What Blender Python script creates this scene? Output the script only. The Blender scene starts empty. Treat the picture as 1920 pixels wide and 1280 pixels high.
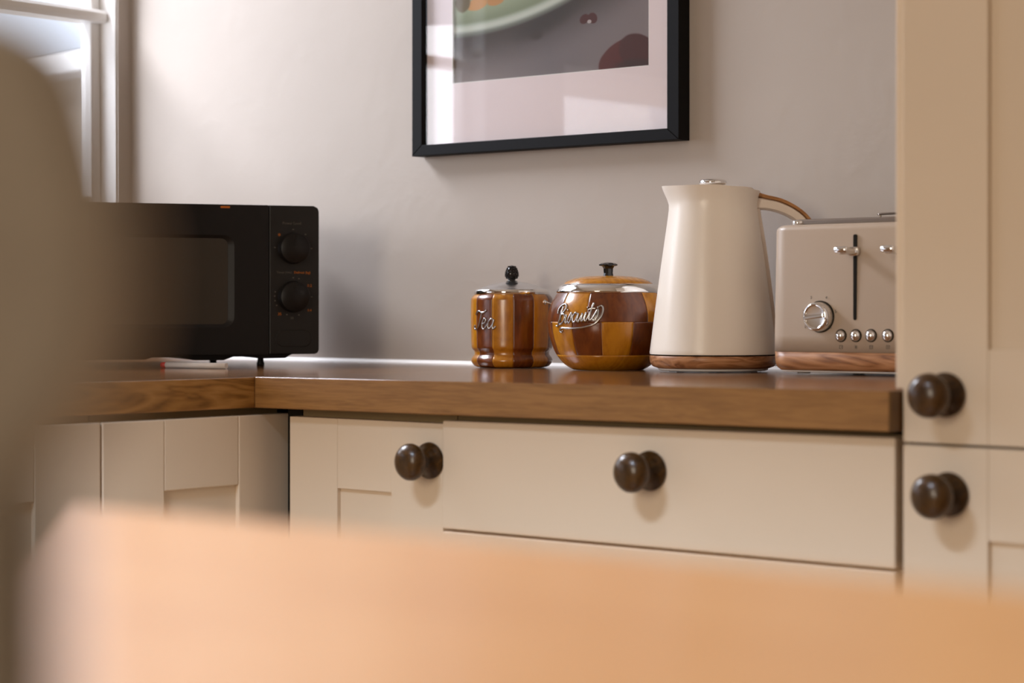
import bpy, bmesh, math, random
from mathutils import Vector, Matrix
random.seed(7)
R = math.radians
C = bpy.context.scene.collection
WT = 0.91                       # worktop height above the floor

# ------------------------------------------------------------ camera
sc = bpy.context.scene
cd = bpy.data.cameras.new('camera'); cam = bpy.data.objects.new('camera', cd); C.objects.link(cam)
cam.location = (2.5025, -2.3541, WT + 0.0848)
cam.rotation_euler = (R(90), 0, R(40.382))
cd.sensor_width = 36; cd.lens = 3941.4 * 36 / 1920
cd.shift_y = -63.3 / 1920
cd.clip_start = 0.02
cd.dof.use_dof = True; cd.dof.focus_distance = 2.78; cd.dof.aperture_fstop = 4.4
sc.camera = cam

# ------------------------------------------------------------ world, lights, exposure
w = bpy.data.worlds.new('world'); sc.world = w; w.use_nodes = True
bg = w.node_tree.nodes['Background']; bg.inputs[0].default_value = (0.74, 0.83, 1.0, 1); bg.inputs[1].default_value = 2.1

def area(name, loc, target, sx, sy, power, col):
    l = bpy.data.lights.new(name, 'AREA'); l.shape = 'RECTANGLE'; l.size = sx; l.size_y = sy
    l.energy = power; l.color = col
    o = bpy.data.objects.new(name, l); C.objects.link(o); o.location = loc
    o.rotation_euler = (Vector(target) - Vector(loc)).to_track_quat('-Z', 'Y').to_euler()
    return o
area('daylight_near_window', (-1.10, -0.70, WT + 2.05), (-0.05, -0.20, WT + 0.55), 1.10, 1.45, 212, (0.88, 0.91, 1.0))
area('low_corner_fill', (-0.78, -0.82, WT + 0.44), (-0.22, 0.03, WT + 0.26), 0.72, 0.50, 7.5, (0.93, 0.94, 1.0))  # added fill panel outside the lower pane, brightens the wall corner
area('daylight_behind_camera', (1.70, -4.15, WT + 0.45), (1.5, 0, WT - 0.9), 0.7, 1.3, 38, (1.0, 0.88, 0.72))
sl = bpy.data.lights.new('ceiling_downlight', 'SPOT'); sl.energy = 730; sl.color = (0.63, 0.79, 1.0); sl.spot_size = R(110); sl.spot_blend = .55; sl.shadow_soft_size = .26
so = bpy.data.objects.new('ceiling_downlight', sl); C.objects.link(so); so.location = (1.20, -2.42, WT + 1.5)
vs = sc.view_settings; vs.view_transform = 'Standard'; vs.look = 'None'; vs.gamma = 1; vs.use_curve_mapping = False
vs.exposure = 0.12

# ------------------------------------------------------------ material helpers
def srgb(r, g, b):
    f = lambda c: ((c/255)/12.92 if c/255 <= .04045 else ((c/255+.055)/1.055)**2.4)
    return (f(r), f(g), f(b), 1)
class NT:
    def __init__(s, name):
        s.m = bpy.data.materials.new(name); s.m.use_nodes = True; s.t = s.m.node_tree; s.n = s.t.nodes; s.l = s.t.links
        s.p = s.n['Principled BSDF']
    def node(s, typ, **kw):
        n = s.n.new(typ)
        for k, v in kw.items(): setattr(n, k, v)
        return n
    def set(s, sock, v):
        if hasattr(v, 'is_output') or isinstance(v, bpy.types.NodeSocket): s.l.new(v, sock)
        else: sock.default_value = v
    def math(s, op, a, b=None, c=None, clamp=False):
        n = s.node('ShaderNodeMath', operation=op, use_clamp=clamp)
        s.set(n.inputs[0], a)
        if b is not None: s.set(n.inputs[1], b)
        if c is not None: s.set(n.inputs[2], c)
        return n.outputs[0]
    def mix(s, fac, a, b, mode='MIX'):
        n = s.node('ShaderNodeMix', data_type='RGBA', blend_type=mode)
        s.set(n.inputs[0], fac); s.set(n.inputs[6], a); s.set(n.inputs[7], b)
        return n.outputs[2]
    def coord(s, scale=(1, 1, 1), rot=(0, 0, 0), kind='Object'):
        tc = s.node('ShaderNodeTexCoord'); mp = s.node('ShaderNodeMapping')
        s.l.new(tc.outputs[kind], mp.inputs[0]); mp.inputs['Scale'].default_value = scale; mp.inputs['Rotation'].default_value = rot
        return mp.outputs[0]
    def noise(s, vec, scale=5, detail=4, rough=.5, dist=0):
        n = s.node('ShaderNodeTexNoise'); s.l.new(vec, n.inputs['Vector'])
        n.inputs['Scale'].default_value = scale; n.inputs['Detail'].default_value = detail
        n.inputs['Roughness'].default_value = rough; n.inputs['Distortion'].default_value = dist
        return n.outputs['Fac']
    def ramp(s, fac, stops):
        n = s.node('ShaderNodeValToRGB'); s.l.new(fac, n.inputs[0]); e = n.color_ramp.elements
        while len(e) < len(stops): e.new(.5)
        for el, (p, c) in zip(e, stops): el.position = p; el.color = c
        return n.outputs[0]
    def bump(s, h, strength=.2, dist=.002):
        n = s.node('ShaderNodeBump'); s.l.new(h, n.inputs['Height'])
        n.inputs['Strength'].default_value = strength; n.inputs['Distance'].default_value = dist
        s.l.new(n.outputs[0], s.p.inputs['Normal'])
def paint(name, col, rough=.5, spec=.5, mottled=.03, bumpy=0, bscale=60, coat=0):
    t = NT(name); v = t.coord()
    f = t.noise(v, 3, 3)
    d = tuple(max(0, c*(1-2*mottled)) for c in col[:3]) + (1,); u = tuple(min(1, c*(1+2*mottled)) for c in col[:3]) + (1,)
    t.set(t.p.inputs['Base Color'], t.ramp(f, [(.3, d), (.7, u)]))
    t.p.inputs['Roughness'].default_value = rough; t.p.inputs['Specular IOR Level'].default_value = spec
    if coat: t.p.inputs['Coat Weight'].default_value = coat; t.p.inputs['Coat Roughness'].default_value = .12
    if bumpy: t.bump(t.noise(v, bscale, 4), bumpy, .002)
    return t.m
def metal(name, col, rough=.08):
    t = NT(name); v = t.coord(); t.p.inputs['Metallic'].default_value = 1
    c = tuple(col[:3]) + (1,); d = tuple(.92*x for x in col[:3]) + (1,)
    t.set(t.p.inputs['Base Color'], t.ramp(t.noise(v, 20, 2), [(.3, d), (.7, c)]))
    t.p.inputs['Roughness'].default_value = rough
    return t.m
def wood(name, c1, c2, c3, scale=(3, 40, 40), rough=.45, wave=None, coat=0, fig=.5, bump=.05, spec=.5, rot=(0,0,0)):
    """stretched-noise grain with darker streaks; scale small along the grain"""
    t = NT(name); v = t.coord(scale, rot)
    n1 = t.noise(v, 1.0, 6, .6, 1.2)
    n2 = t.noise(v, 4.5, 5, .65, .4)
    v2 = t.coord(tuple(s*.25 for s in scale), rot)
    n3 = t.noise(v2, 1.0, 3, .5, 2.5)
    rings = t.math('FRACT', t.math('MULTIPLY', n3, 7.0))
    tri = t.math('ABSOLUTE', t.math('SUBTRACT', rings, .5))
    f = t.math('ADD', t.math('MULTIPLY', n1, .62), t.math('MULTIPLY', t.math('MULTIPLY', tri, 2), .38*fig))
    f = t.math('ADD', f, t.math('MULTIPLY', t.math('SUBTRACT', n2, .5), .35))
    t.set(t.p.inputs['Base Color'], t.ramp(f, [(.2, c3), (.45, c2), (.72, c1)]))
    t.p.inputs['Roughness'].default_value = rough; t.p.inputs['Specular IOR Level'].default_value = spec
    if coat: t.p.inputs['Coat Weight'].default_value = coat; t.p.inputs['Coat Roughness'].default_value = .1
    if bump: t.bump(n2, bump, .001)
    return t.m
def glass_mat(name, tint=(1, 1, 1, 1), f0=.06):
    t = NT(name); t.n.remove(t.p)
    tr = t.node('ShaderNodeBsdfTransparent'); tr.inputs[0].default_value = tint
    gl = t.node('ShaderNodeBsdfGlossy'); gl.inputs['Roughness'].default_value = .01
    fr = t.node('ShaderNodeFresnel'); ge = t.node('ShaderNodeNewGeometry')
    t.l.new(t.math('SUBTRACT', 1.5, t.math('MULTIPLY', ge.outputs['Backfacing'], 1.5-1/1.5)), fr.inputs[0])
    mx = t.node('ShaderNodeMixShader'); t.l.new(fr.outputs[0], mx.inputs[0])
    t.l.new(tr.outputs[0], mx.inputs[1]); t.l.new(gl.outputs[0], mx.inputs[2])
    t.l.new(mx.outputs[0], t.n['Material Output'].inputs[0])
    return t.m

# ---- materials
def plaster(name, col):
    t = NT(name); v = t.coord()
    f = t.noise(v, 2.2, 4)
    d = tuple(c*.96 for c in col[:3]) + (1,); u = tuple(min(1, c*1.04) for c in col[:3]) + (1,)
    t.set(t.p.inputs['Base Color'], t.ramp(f, [(.3, d), (.7, u)]))
    t.p.inputs['Roughness'].default_value = .62; t.p.inputs['Specular IOR Level'].default_value = .35
    big = t.noise(v, 7, 5, .55, .6); fine = t.noise(v, 45, 4, .6); lumps = t.noise(v, 22, 2, .5, .8)
    lump = t.math('POWER', lumps, 3.0)
    h = t.math('ADD', t.math('MULTIPLY', big, .9), t.math('ADD', t.math('MULTIPLY', fine, .16), t.math('MULTIPLY', lump, .6)))
    t.bump(h, .2, .006)
    return t.m
M_wall = plaster('wall_paint', srgb(178, 168, 159))
M_beige = plaster('beige_wall_paint', srgb(150, 120, 88))
M_white = paint('white_gloss_paint', srgb(232, 229, 226), .35, .5, .01)
M_ceil = paint('ceiling_paint', srgb(228, 222, 212), .8, .3, .02, .1, 40)
M_floor = wood('floor_boards', srgb(150, 112, 74), srgb(128, 92, 58), srgb(96, 66, 40), (2, 14, 14), .45)
M_cream = paint('cream_cabinet_paint', srgb(221, 203, 180), .42, .4, .012, .02, 90)
M_carc = paint('cabinet_carcass', srgb(150, 128, 92), .6, .3, .02)
M_edge = wood('oak_edge', srgb(165, 121, 70), srgb(150, 107, 58), srgb(124, 86, 44), (9, 110, 150), .45, fig=.3, spec=.4)
M_edgeY = wood('oak_edge_left', srgb(168, 122, 66), srgb(148, 103, 48), srgb(106, 68, 22), (70, 7, 60), .42, fig=.9, spec=.4)
M_top = wood('oak_laminate_top', srgb(146, 104, 66), srgb(130, 90, 56), srgb(104, 70, 42), (6, 60, 60), .12, fig=.5, spec=.7, bump=.008)
M_topY = wood('oak_laminate_top_left', srgb(146, 104, 66), srgb(130, 90, 56), srgb(104, 70, 42), (60, 6, 60), .12, fig=.5, spec=.7, bump=.008)
M_end = wood('end_strip', srgb(130, 92, 24), srgb(108, 72, 14), srgb(84, 52, 8), (60, 60, 8), .5)
M_knob = wood('dark_knob_wood', srgb(84, 54, 18), srgb(66, 42, 13), srgb(42, 25, 6), (90, 90, 14), .3, fig=.7, spec=.4, coat=.12)
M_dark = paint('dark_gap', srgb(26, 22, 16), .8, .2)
M_black = paint('black_plastic', srgb(25, 23, 23), .36, .25, .04)
M_blackpanel = paint('black_panel', srgb(26, 24, 23), .4, .35, .03)
M_blackgloss = paint('black_glass', srgb(54, 48, 40), .22, .5, .02)
M_rubber = paint('black_rubber', srgb(16, 14, 14), .5, .3)
M_grey_ink = paint('grey_ink', srgb(96, 90, 84), .6, .2)
M_orange_ink = paint('orange_ink', srgb(196, 112, 42), .6, .2)
M_chrome = metal('chrome', (.86, .85, .84), .06)
M_pewter = metal('pewter', (.56, .55, .54), .2)
M_brush = metal('brushed_steel', (.30, .25, .21), .3)
M_lid = metal('satin_chrome_lid', (.66, .65, .65), .2)
M_kettle = paint('cream_enamel', srgb(238, 229, 217), .30, .5, .006)
M_kettle2 = paint('cream_plastic', srgb(226, 212, 198), .4, .4, .006)
M_toast = paint('cream_toaster', srgb(184, 166, 148), .36, .45, .006)
M_baseW = paint('white_base_plastic', srgb(226, 222, 218), .4, .4, .005)
M_walnut = wood('warm_wood_trim', srgb(184, 134, 94), srgb(158, 108, 70), srgb(112, 70, 40), (9, 40, 70), .38, fig=1.2, spec=.4)
M_handleW = wood('handle_wood', srgb(190, 140, 84), srgb(166, 114, 62), srgb(130, 84, 42), (20, 20, 90), .38, fig=.6)
M_lightw = wood('honey_sycamore', srgb(202, 140, 34), srgb(188, 124, 24), srgb(160, 100, 14), (40, 40, 14), .26, fig=.4, coat=.3, bump=.02)
M_darkw = wood('reddish_mahogany', srgb(136, 72, 22), srgb(114, 56, 14), srgb(84, 38, 8), (40, 40, 14), .26, fig=.4, coat=.3, bump=.02)
M_bake = paint('black_bakelite', srgb(18, 17, 18), .16, .6)
M_frame = paint('black_frame', srgb(14, 13, 14), .6, .12, .05)
M_mat = paint('mat_board', srgb(228, 216, 218), .8, .2, .008)
M_table = wood('orange_pine', srgb(176, 122, 74), srgb(168, 113, 65), (.32, .122, .034, 1), (3, 26, 26), .28, fig=.35, spec=.8, bump=.01)
M_chair = wood('brown_chair_wood', srgb(152, 140, 124), srgb(144, 132, 115), srgb(130, 117, 100), (12, 30, 30), .5, fig=.4)
M_pen = paint('pen_white', srgb(236, 230, 228), .3, .5); M_penred = paint('pen_red', srgb(190, 44, 44), .35, .5)
M_glass = glass_mat('window_glass'); M_picglass = glass_mat('picture_glass')
M_render = paint('outside_render', srgb(196, 184, 170), .85, .2, .03, .1, 30)
M_roof = paint('outside_slate', srgb(92, 94, 100), .7, .3, .08, .2, 20)

# ------------------------------------------------------------ mesh helpers
def bx(bm, a, b, bevel=0, seg=2, mat=None, mi=0):
    """box from corner a to corner b"""
    t = bmesh.new()
    x0, y0, z0 = a; x1, y1, z1 = b
    v = [t.verts.new(p) for p in ((x0,y0,z0),(x1,y0,z0),(x1,y1,z0),(x0,y1,z0),(x0,y0,z1),(x1,y0,z1),(x1,y1,z1),(x0,y1,z1))]
    for f in ((0,3,2,1),(4,5,6,7),(0,1,5,4),(1,2,6,5),(2,3,7,6),(3,0,4,7)): t.faces.new([v[i] for i in f])
    if bevel: bmesh.ops.bevel(t, geom=t.edges[:], offset=bevel, segments=seg, profile=.5, affect='EDGES')
    merge(bm, t, mat, mi)
def merge(bm, t, mat=None, mi=0):
    if mat is not None: bmesh.ops.transform(t, matrix=mat, verts=t.verts[:])
    mp = {}
    for v in t.verts: mp[v] = bm.verts.new(v.co)
    for f in t.faces:
        try:
            g = bm.faces.new([mp[v] for v in f.verts]); g.material_index = max(mi, f.material_index); g.smooth = f.smooth
        except ValueError: pass
    t.free()
def lathe(bm, prof, n=48, a0=0, a1=360, mat=None, smooth=True, closed_profile=False, mi=0):
    t = bmesh.new(); full = abs(a1-a0) >= 359.99
    k = n if full else n+1
    rings = []
    for i in range(k):
        a = R(a0 + (a1-a0)*i/n); c, s = math.cos(a), math.sin(a)
        rings.append([t.verts.new((r*c, r*s, z)) for r, z in prof])
    m = len(prof); pm = m if closed_profile else m-1
    for i in range(n):
        A = rings[i]; B = rings[(i+1) % k]
        for j in range(pm):
            q = [A[j], B[j], B[(j+1) % m], A[(j+1) % m]]
            t.faces.new(q).smooth = smooth
    if not full and closed_profile:
        t.faces.new(rings[0][::-1]); t.faces.new(rings[-1])
    bmesh.ops.remove_doubles(t, verts=t.verts[:], dist=1e-6)
    bmesh.ops.recalc_face_normals(t, faces=t.faces[:])
    merge(bm, t, mat, mi)
def smooth_path(pts, sub=6):
    P = [Vector(p) for p in pts]; out = []
    for i in range(len(P)-1):
        p0 = P[max(i-1, 0)]; p1 = P[i]; p2 = P[i+1]; p3 = P[min(i+2, len(P)-1)]
        for j in range(sub):
            t = j/sub
            out.append(.5*((2*p1)+(p2-p0)*t+(2*p0-5*p1+4*p2-p3)*t*t+(3*p1-p0-3*p2+p3)*t**3))
    out.append(P[-1]); return out
def tube(bm, pts, r, n=8, mat=None, mi=0):
    t = bmesh.new(); rings = []; pts = [Vector(p) for p in pts]
    up = Vector((0, 0, 1)); prev = None
    for i, p in enumerate(pts):
        d = (pts[min(i+1, len(pts)-1)] - pts[max(i-1, 0)]).normalized()
        if prev is None:
            a = d.orthogonal().normalized()
        else:
            a = (prev - d*prev.dot(d)); a = a.normalized() if a.length > 1e-6 else d.orthogonal().normalized()
        prev = a; b = d.cross(a)
        rr = r(i/(len(pts)-1)) if callable(r) else r
        rings.append([t.verts.new(p + a*rr*math.cos(2*math.pi*k/n) + b*rr*math.sin(2*math.pi*k/n)) for k in range(n)])
    for A, B in zip(rings, rings[1:]):
        for k in range(n): t.faces.new((A[k], A[(k+1) % n], B[(k+1) % n], B[k])).smooth = True
    t.faces.new(rings[0][::-1]); t.faces.new(rings[-1])
    merge(bm, t, mat, mi)
def prism(bm, poly, d0, d1, axis='Y', bevel=0, seg=2, mat=None, mi=0, smooth=False):
    """extrude a 2-D polygon; axis Y: poly in (x,z); axis Z: (x,y); axis X: (y,z)"""
    t = bmesh.new()
    def P(p, d): return {'Y': (p[0], d, p[1]), 'Z': (p[0], p[1], d), 'X': (d, p[0], p[1])}[axis]
    A = [t.verts.new(P(p, d0)) for p in poly]; B = [t.verts.new(P(p, d1)) for p in poly]
    t.faces.new(A); t.faces.new(B[::-1]); n = len(poly)
    for i in range(n): t.faces.new((A[i], B[i], B[(i+1) % n], A[(i+1) % n])).smooth = smooth
    bmesh.ops.recalc_face_normals(t, faces=t.faces[:])
    if bevel:
        eds = [e for e in t.edges if (e.verts[0] in A) == (e.verts[1] in A)]
        bmesh.ops.bevel(t, geom=eds, offset=bevel, segments=seg, profile=.5, affect='EDGES')
    merge(bm, t, mat, mi)
def rrect(x0, z0, x1, z1, r, n=6):
    pts = []
    for cx, cz, a in ((x1-r, z1-r, 0), (x0+r, z1-r, 90), (x0+r, z0+r, 180), (x1-r, z0+r, 270)):
        for i in range(n+1):
            t = R(a+90*i/n); pts.append((cx+r*math.cos(t), cz+r*math.sin(t)))
    return pts
def obj(name, bm, mats, parent=None, loc=None, rot=None):
    for e in bm.edges:
        if len(e.link_faces) == 2 and e.calc_face_angle(0) > R(38): e.smooth = False
    me = bpy.data.meshes.new(name); bm.to_mesh(me); bm.free()
    for m in (mats if isinstance(mats, (list, tuple)) else [mats]): me.materials.append(m)
    o = bpy.data.objects.new(name, me); C.objects.link(o)
    if parent is not None: o.parent = parent
    if loc is not None: o.location = loc
    if rot is not None: o.rotation_euler = rot
    return o
def thing(name, label, cat, loc=(0, 0, 0), rz=0, group=None):
    o = bpy.data.objects.new(name, None); C.objects.link(o); o.location = loc; o.rotation_euler = (0, 0, rz)
    o.empty_display_size = .05
    o['label'] = label; o['category'] = cat
    if group: o['group'] = group
    return o
def B(): return bmesh.new()
def box_obj(name, a, b, m, parent=None, bevel=0, seg=2):
    bm = B(); bx(bm, a, b, bevel, seg); return obj(name, bm, m, parent)
def struct(o): o['kind'] = 'structure'; return o
def text_bm(s, size, font_shear=0):
    cu = bpy.data.curves.new('t', 'FONT'); cu.body = s; cu.size = size; cu.align_x = 'CENTER'; cu.align_y = 'CENTER'
    cu.extrude = .00015; cu.resolution_u = 2
    to = bpy.data.objects.new('t', cu); C.objects.link(to)
    dg = bpy.context.evaluated_depsgraph_get(); me = bpy.data.meshes.new_from_object(to.evaluated_get(dg))
    bm = B(); bm.from_mesh(me)
    bpy.data.objects.remove(to); bpy.data.curves.remove(cu); bpy.data.meshes.remove(me)
    bmesh.ops.rotate(bm, cent=(0, 0, 0), matrix=Matrix.Rotation(R(90), 3, 'X'), verts=bm.verts[:])   # now in XZ, facing -Y
    return bm

# ------------------------------------------------------------ room shell
YW = 0.03; X0 = -0.405; YR = 0.0       # back wall face, window wall face, window edge nearest the corner
XR, YF, ZC, ZF = 3.7, -4.3, WT + 1.55, 0.0
def wt(x): return WT + max(0, .0062*(x-.6))          # the long worktop rises a touch towards the tall unit
struct(box_obj('floor', (X0-.3, YF-.1, -.1), (XR+.1, YW+.1, 0), M_floor))
struct(box_obj('ceiling', (X0-.3, YF-.1, ZC), (XR+.1, YW+.1, ZC+.1), M_ceil))
struct(box_obj('wall_back', (X0-.078, YW, 0), (XR+.1, YW+.1, ZC), M_wall))
struct(box_obj('wall_right', (XR, YF, 0), (XR+.1, YW, ZC), M_wall))
struct(box_obj('wall_front', (X0-.3, YF-.1, 0), (XR+.1, YF, ZC), M_beige))
wins = [(-.96, YR, WT+.20, WT+1.46), (-2.35, -1.22, WT-.40, WT+.62)]
bm = B()
TH = .078
ys = [YF] + [v for a, b, _, _ in sorted(wins) for v in (a, b)] + [YW]
for i in range(0, len(ys), 2): bx(bm, (X0-TH, ys[i], 0), (X0, ys[i+1], ZC))
for a, b, WZ0, WZ1 in wins: bx(bm, (X0-TH, a, 0), (X0, b, WZ0)); bx(bm, (X0-TH, a, WZ1), (X0, b, ZC))
struct(obj('wall_left', bm, M_wall))
# sash windows in the left wall
XS = X0 - .045
for k, (ya, yb, WZ0, WZ1) in enumerate(wins):
    win = bpy.data.objects.new('window_%d' % (k+1), None); C.objects.link(win); win['kind'] = 'structure'
    zm = WT + .598 if k == 0 else WT + .12
    bm = B()     # outer frame lining the reveal
    bx(bm, (X0-.076, yb-.003, WZ0), (X0-.004, yb, WZ1), .001); bx(bm, (X0-.076, ya, WZ0), (X0-.004, ya+.003, WZ1), .001)
    bx(bm, (X0-.076, ya+.003, WZ1-.012), (X0-.004, yb-.003, WZ1), .002)
    obj('window_frame', bm, M_white, win)
    for y0, y1 in ((yb-.024, yb-.0032), (ya+.0032, ya+.024)): box_obj('stile', (XS-.03, y0, WZ0+.02), (XS, y1, WZ1-.012), M_white, win, .003)
    box_obj('bottom_rail', (XS-.03, ya+.024, WZ0+.02), (XS, yb-.024, WZ0+.08), M_white, win, .003)
    box_obj('top_rail', (XS-.03, ya+.024, WZ1-.06), (XS, yb-.024, WZ1-.012), M_white, win, .003)
    bm = B()
    prism(bm, [(XS-.026, zm-.014), (XS+.018, zm-.014), (XS+.022, zm-.008), (XS+.022, zm+.002), (XS+.016, zm+.008), (XS+.006, zm+.010), (XS-.026, zm+.012)], ya+.004, yb-.004, 'Y', .001, 1)
    obj('meeting_rail', bm, M_white, win)
    ym = (ya+yb)/2
    for z0, z1 in ((WZ0+.08, zm-.013), (zm+.016, WZ1-.06)):
        box_obj('glazing_bar', (XS-.026, ym-.010, z0), (XS-.004, ym+.010, z1), M_white, win, .002)
        for y0, y1 in ((ya+.024, ym-.010), (ym+.010, yb-.024)):
            box_obj('pane', (XS-.017, y0, z0), (XS-.013, y1, z1), M_glass, win)
    box_obj('sill', (X0-.076, ya, WZ0-.0), (X0+.02, yb, WZ0+.02), M_white, win, .003)
# sealant line where the worktop meets the back wall
bm = B()
prism(bm, [(YW, WT), (YW-.006, WT), (YW-.0045, WT+.0014), (YW-.001, WT+.004), (YW, WT+.004)], X0, .6, 'X')
t = B(); 
for x in (.6, 1.458):
    for yy, zz in ((YW, 0), (YW-.006, 0), (YW-.0045, .0014), (YW-.001, .004), (YW, .004)): t.verts.new((x, yy, wt(x)+zz))
t.verts.ensure_lookup_table()
for i in range(5): t.faces.new((t.verts[i], t.verts[(i+1) % 5], t.verts[5+(i+1) % 5], t.verts[5+i]))
merge(bm, t)
struct(obj('trim_1', bm, M_white))

# neighbouring building beyond the glass
nb = thing('house', 'pale rendered house with white eaves board, seen through the sash window', 'building', (-1.095, 0.494, 0), R(-11.4))
box_obj('wall', (-3.0, 0.02, 0), (.37, 1.6, WT+.60), M_render, nb)
box_obj('fascia', (-3.1, -.05, WT+.585), (.40, .02, WT+.631), M_white, nb, .004)
bm = B(); prism(bm, [(-.05, WT+.6312), (1.7, WT+.66), (1.7, WT+.6005), (.021, WT+.6005), (.021, WT+.6311)], -3.1, .40, 'X'); obj('roof', bm, M_roof, nb)

# ------------------------------------------------------------ worktops
T = .0374; YE = -.6; XE = 1.4817
left = thing('worktop', 'oak effect worktop under the microwave, running along the window wall', 'worktop', (0, 0, 0), group='oak effect worktops')
bm = B(); bx(bm, (X0+.001, -2.6, WT-T), (.598, YE, WT), .0012, 2); bx(bm, (X0+.001, YE, WT-T), (.598, YW-.001, WT))
for f in bm.faces:
    f.normal_update(); c = f.calc_center_median()
    if f.normal.z < .5 and c.x > .5: f.material_index = 1
obj('slab', bm, [M_topY, M_edgeY], left)
run = thing('worktop', 'oak effect worktop under the jars, kettle and toaster along the back wall', 'worktop', (0, 0, 0), group='oak effect worktops')
t = B()
def quadring(x): 
    z = wt(x); th = T + (.0014 if x > .7 else 0)
    return [(x, YE+.0002, z), (x, YE, z-.0002), (x, YE, z-th+.001), (x, YE+.001, z-th), (x, YW-.001, z-th), (x, YW-.001, z)]
r0 = [t.verts.new(p) for p in quadring(.5985)]; r1 = [t.verts.new(p) for p in quadring(XE-.0012)]
for i in range(6):
    f = t.faces.new((r0[i], r0[(i+1) % 6], r1[(i+1) % 6], r1[i])); f.material_index = 1 if 0 < i < 4 else 0
t.faces.new(r0[::-1]); t.faces.new(r1)
bmesh.ops.recalc_face_normals(t, faces=t.faces[:])
obj('slab', t, [M_top, M_edge], run)
box_obj('end_strip', (XE-.0012, YE+.0005, wt(XE)-T-.001), (XE, -.565, wt(XE)-.0006), M_end, run)

# ------------------------------------------------------------ cabinet parts
def make_knob_bm():
    bm = B()
    pr = [(0, 0), (.0205, 0), (.0212, .0018), (.0205, .0045), (.0165, .0062), (.0162, .0072), (.0120, .0105), (.0098, .0150), (.0095, .0190), (.0115, .0225),
          (.0165, .0250), (.0198, .0285), (.0213, .0325), (.0208, .0368), (.0180, .0412), (.0130, .0447), (.0070, .0465), (0, .0470)]
    lathe(bm, pr, 40)
    return bm
knob_mesh = None
def knob(parent, x, y, z, rz=0):
    """turned knob pointing to -Y when rz is 0"""
    global knob_mesh
    if knob_mesh is None:
        b = make_knob_bm(); knob_mesh = bpy.data.meshes.new('knob'); b.to_mesh(knob_mesh); b.free(); knob_mesh.materials.append(M_knob)
    o = bpy.data.objects.new('knob', knob_mesh); C.objects.link(o); o.parent = parent; o.location = (x, y, z)
    o.rotation_euler = (R(90), 0, rz); o['label'] = 'dark brown turned wooden knob'
    return o
def shaker_door(parent, x0, x1, z0, z1, y, st, rt_, rb, bev=.0006, th=.02, st2=None):
    """door in XZ with its face at y (towards -Y): an outline mesh 'door' (recessed panel back) with stiles and rails"""
    s2 = st2 or st
    bm = B(); bx(bm, (x0+st-.003, y+.006, z0+rb-.003), (x1-s2+.003, y+th, z1-rt_+.003))
    d = obj('door', bm, M_cream, parent)
    box_obj('stile', (x0, y, z0), (x0+st-.0001, y+th, z1), M_cream, d, bev); box_obj('stile', (x1-s2+.0001, y, z0), (x1, y+th, z1), M_cream, d, bev)
    box_obj('rail', (x0+st, y+.0003, z1-rt_), (x1-s2, y+th, z1), M_cream, d, bev*.9); box_obj('rail', (x0+st, y+.0003, z0), (x1-s2, y+th, z0+rb), M_cream, d, bev*.9)
    return d
# corner unit door on the long run
Z = lambda v: WT + v
cab = thing('base_cabinet', 'cream shaker base cabinet in the corner, left of the wide drawer', 'cabinet', (0, 0, 0), group='cream base cabinets')
bm = B(); bx(bm, (.64, -.556, .12), (.893, YW-.002, Z(-.0378))); obj('carcass', bm, M_carc, cab)
box_obj('top_rail', (.640, -.5585, Z(-.062)), (.893, -.5562, Z(-.0378)), M_carc, cab)
d = shaker_door(cab, .6365, .8885, .14, Z(-.0475), -.578, .0815, .083, .083)
knob(d, .869, -.578, Z(-.0904))
box_obj('plinth', (.60, -.51, 0), (.893, -.49, .12), M_cream, cab)
# left run units: local frame rotated so that the face looks to +X
XL = .598
def left_unit(y0, y1, label):
    c = thing('base_cabinet', label, 'cabinet', (XL, 0, 0), R(90), 'cream base cabinets')   # local x = world y, local -y = world +x
    box_obj('carcass', (y0+.002, .022, .12), (y1-.002, .9, Z(-.0378)), M_carc, c)
    d = shaker_door(c, y0+.001, y1-.001, .14, Z(-.0462), 0, .0908, .0840, .0840, .0016, .02, .0848 if y1 > -.6 else None)
    box_obj('plinth', (y0+.002, .07, 0), (y1-.002, .09, .12), M_cream, c)
    return c, d
c1, d1 = left_unit(-.8344, -.5405, 'cream shaker base cabinet below the microwave, facing right')
c2, d2 = left_unit(-1.435, -.8352, 'cream shaker base cabinet at the left edge, mostly hidden behind the blurred chair')
knob(d2, -1.37, 0, Z(-.09))
box_obj('gap_shade_strip', (.6100, -.556, .12), (.6355, -.552, Z(-.0378)), M_dark, cab)  # dark filler strip, its colour stands in for the shade between the corner doors
# drawer unit
dr = thing('drawer_unit', 'cream drawer unit between the corner cabinet and the tall unit', 'cabinet', (0, 0, 0), group='cream base cabinets')
box_obj('carcass', (.895, -.559, .12), (1.4800, YW-.002, Z(-.0385)), M_carc, dr)
box_obj('plinth', (.895, -.51, 0), (1.4800, -.49, .12), M_cream, dr)
def slab_front(name, x0, x1, zb0, zb1, zt0, zt1, y, parent):
    t = B(); v = []
    for yy in (y, y+.02):
        v += [t.verts.new((x0, yy, zb0)), t.verts.new((x1, yy, zb1)), t.verts.new((x1, yy, zt1)), t.verts.new((x0, yy, zt0))]
    for f in ((0,1,2,3),(7,6,5,4),(0,4,5,1),(1,5,6,2),(2,6,7,3),(3,7,4,0)): t.faces.new([v[i] for i in f])
    bmesh.ops.recalc_face_normals(t, faces=t.faces[:])
    bmesh.ops.bevel(t, geom=t.edges[:], offset=.0018, segments=2, profile=.5, affect='EDGES')
    return obj(name, t, M_cream, parent)
YD = -.581
d = slab_front('drawer', .8905, 1.4765, Z(-.1665), Z(-.1655), Z(-.0437), Z(-.0400), YD, dr)
knob(d, 1.1853, YD, Z(-.086))
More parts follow.
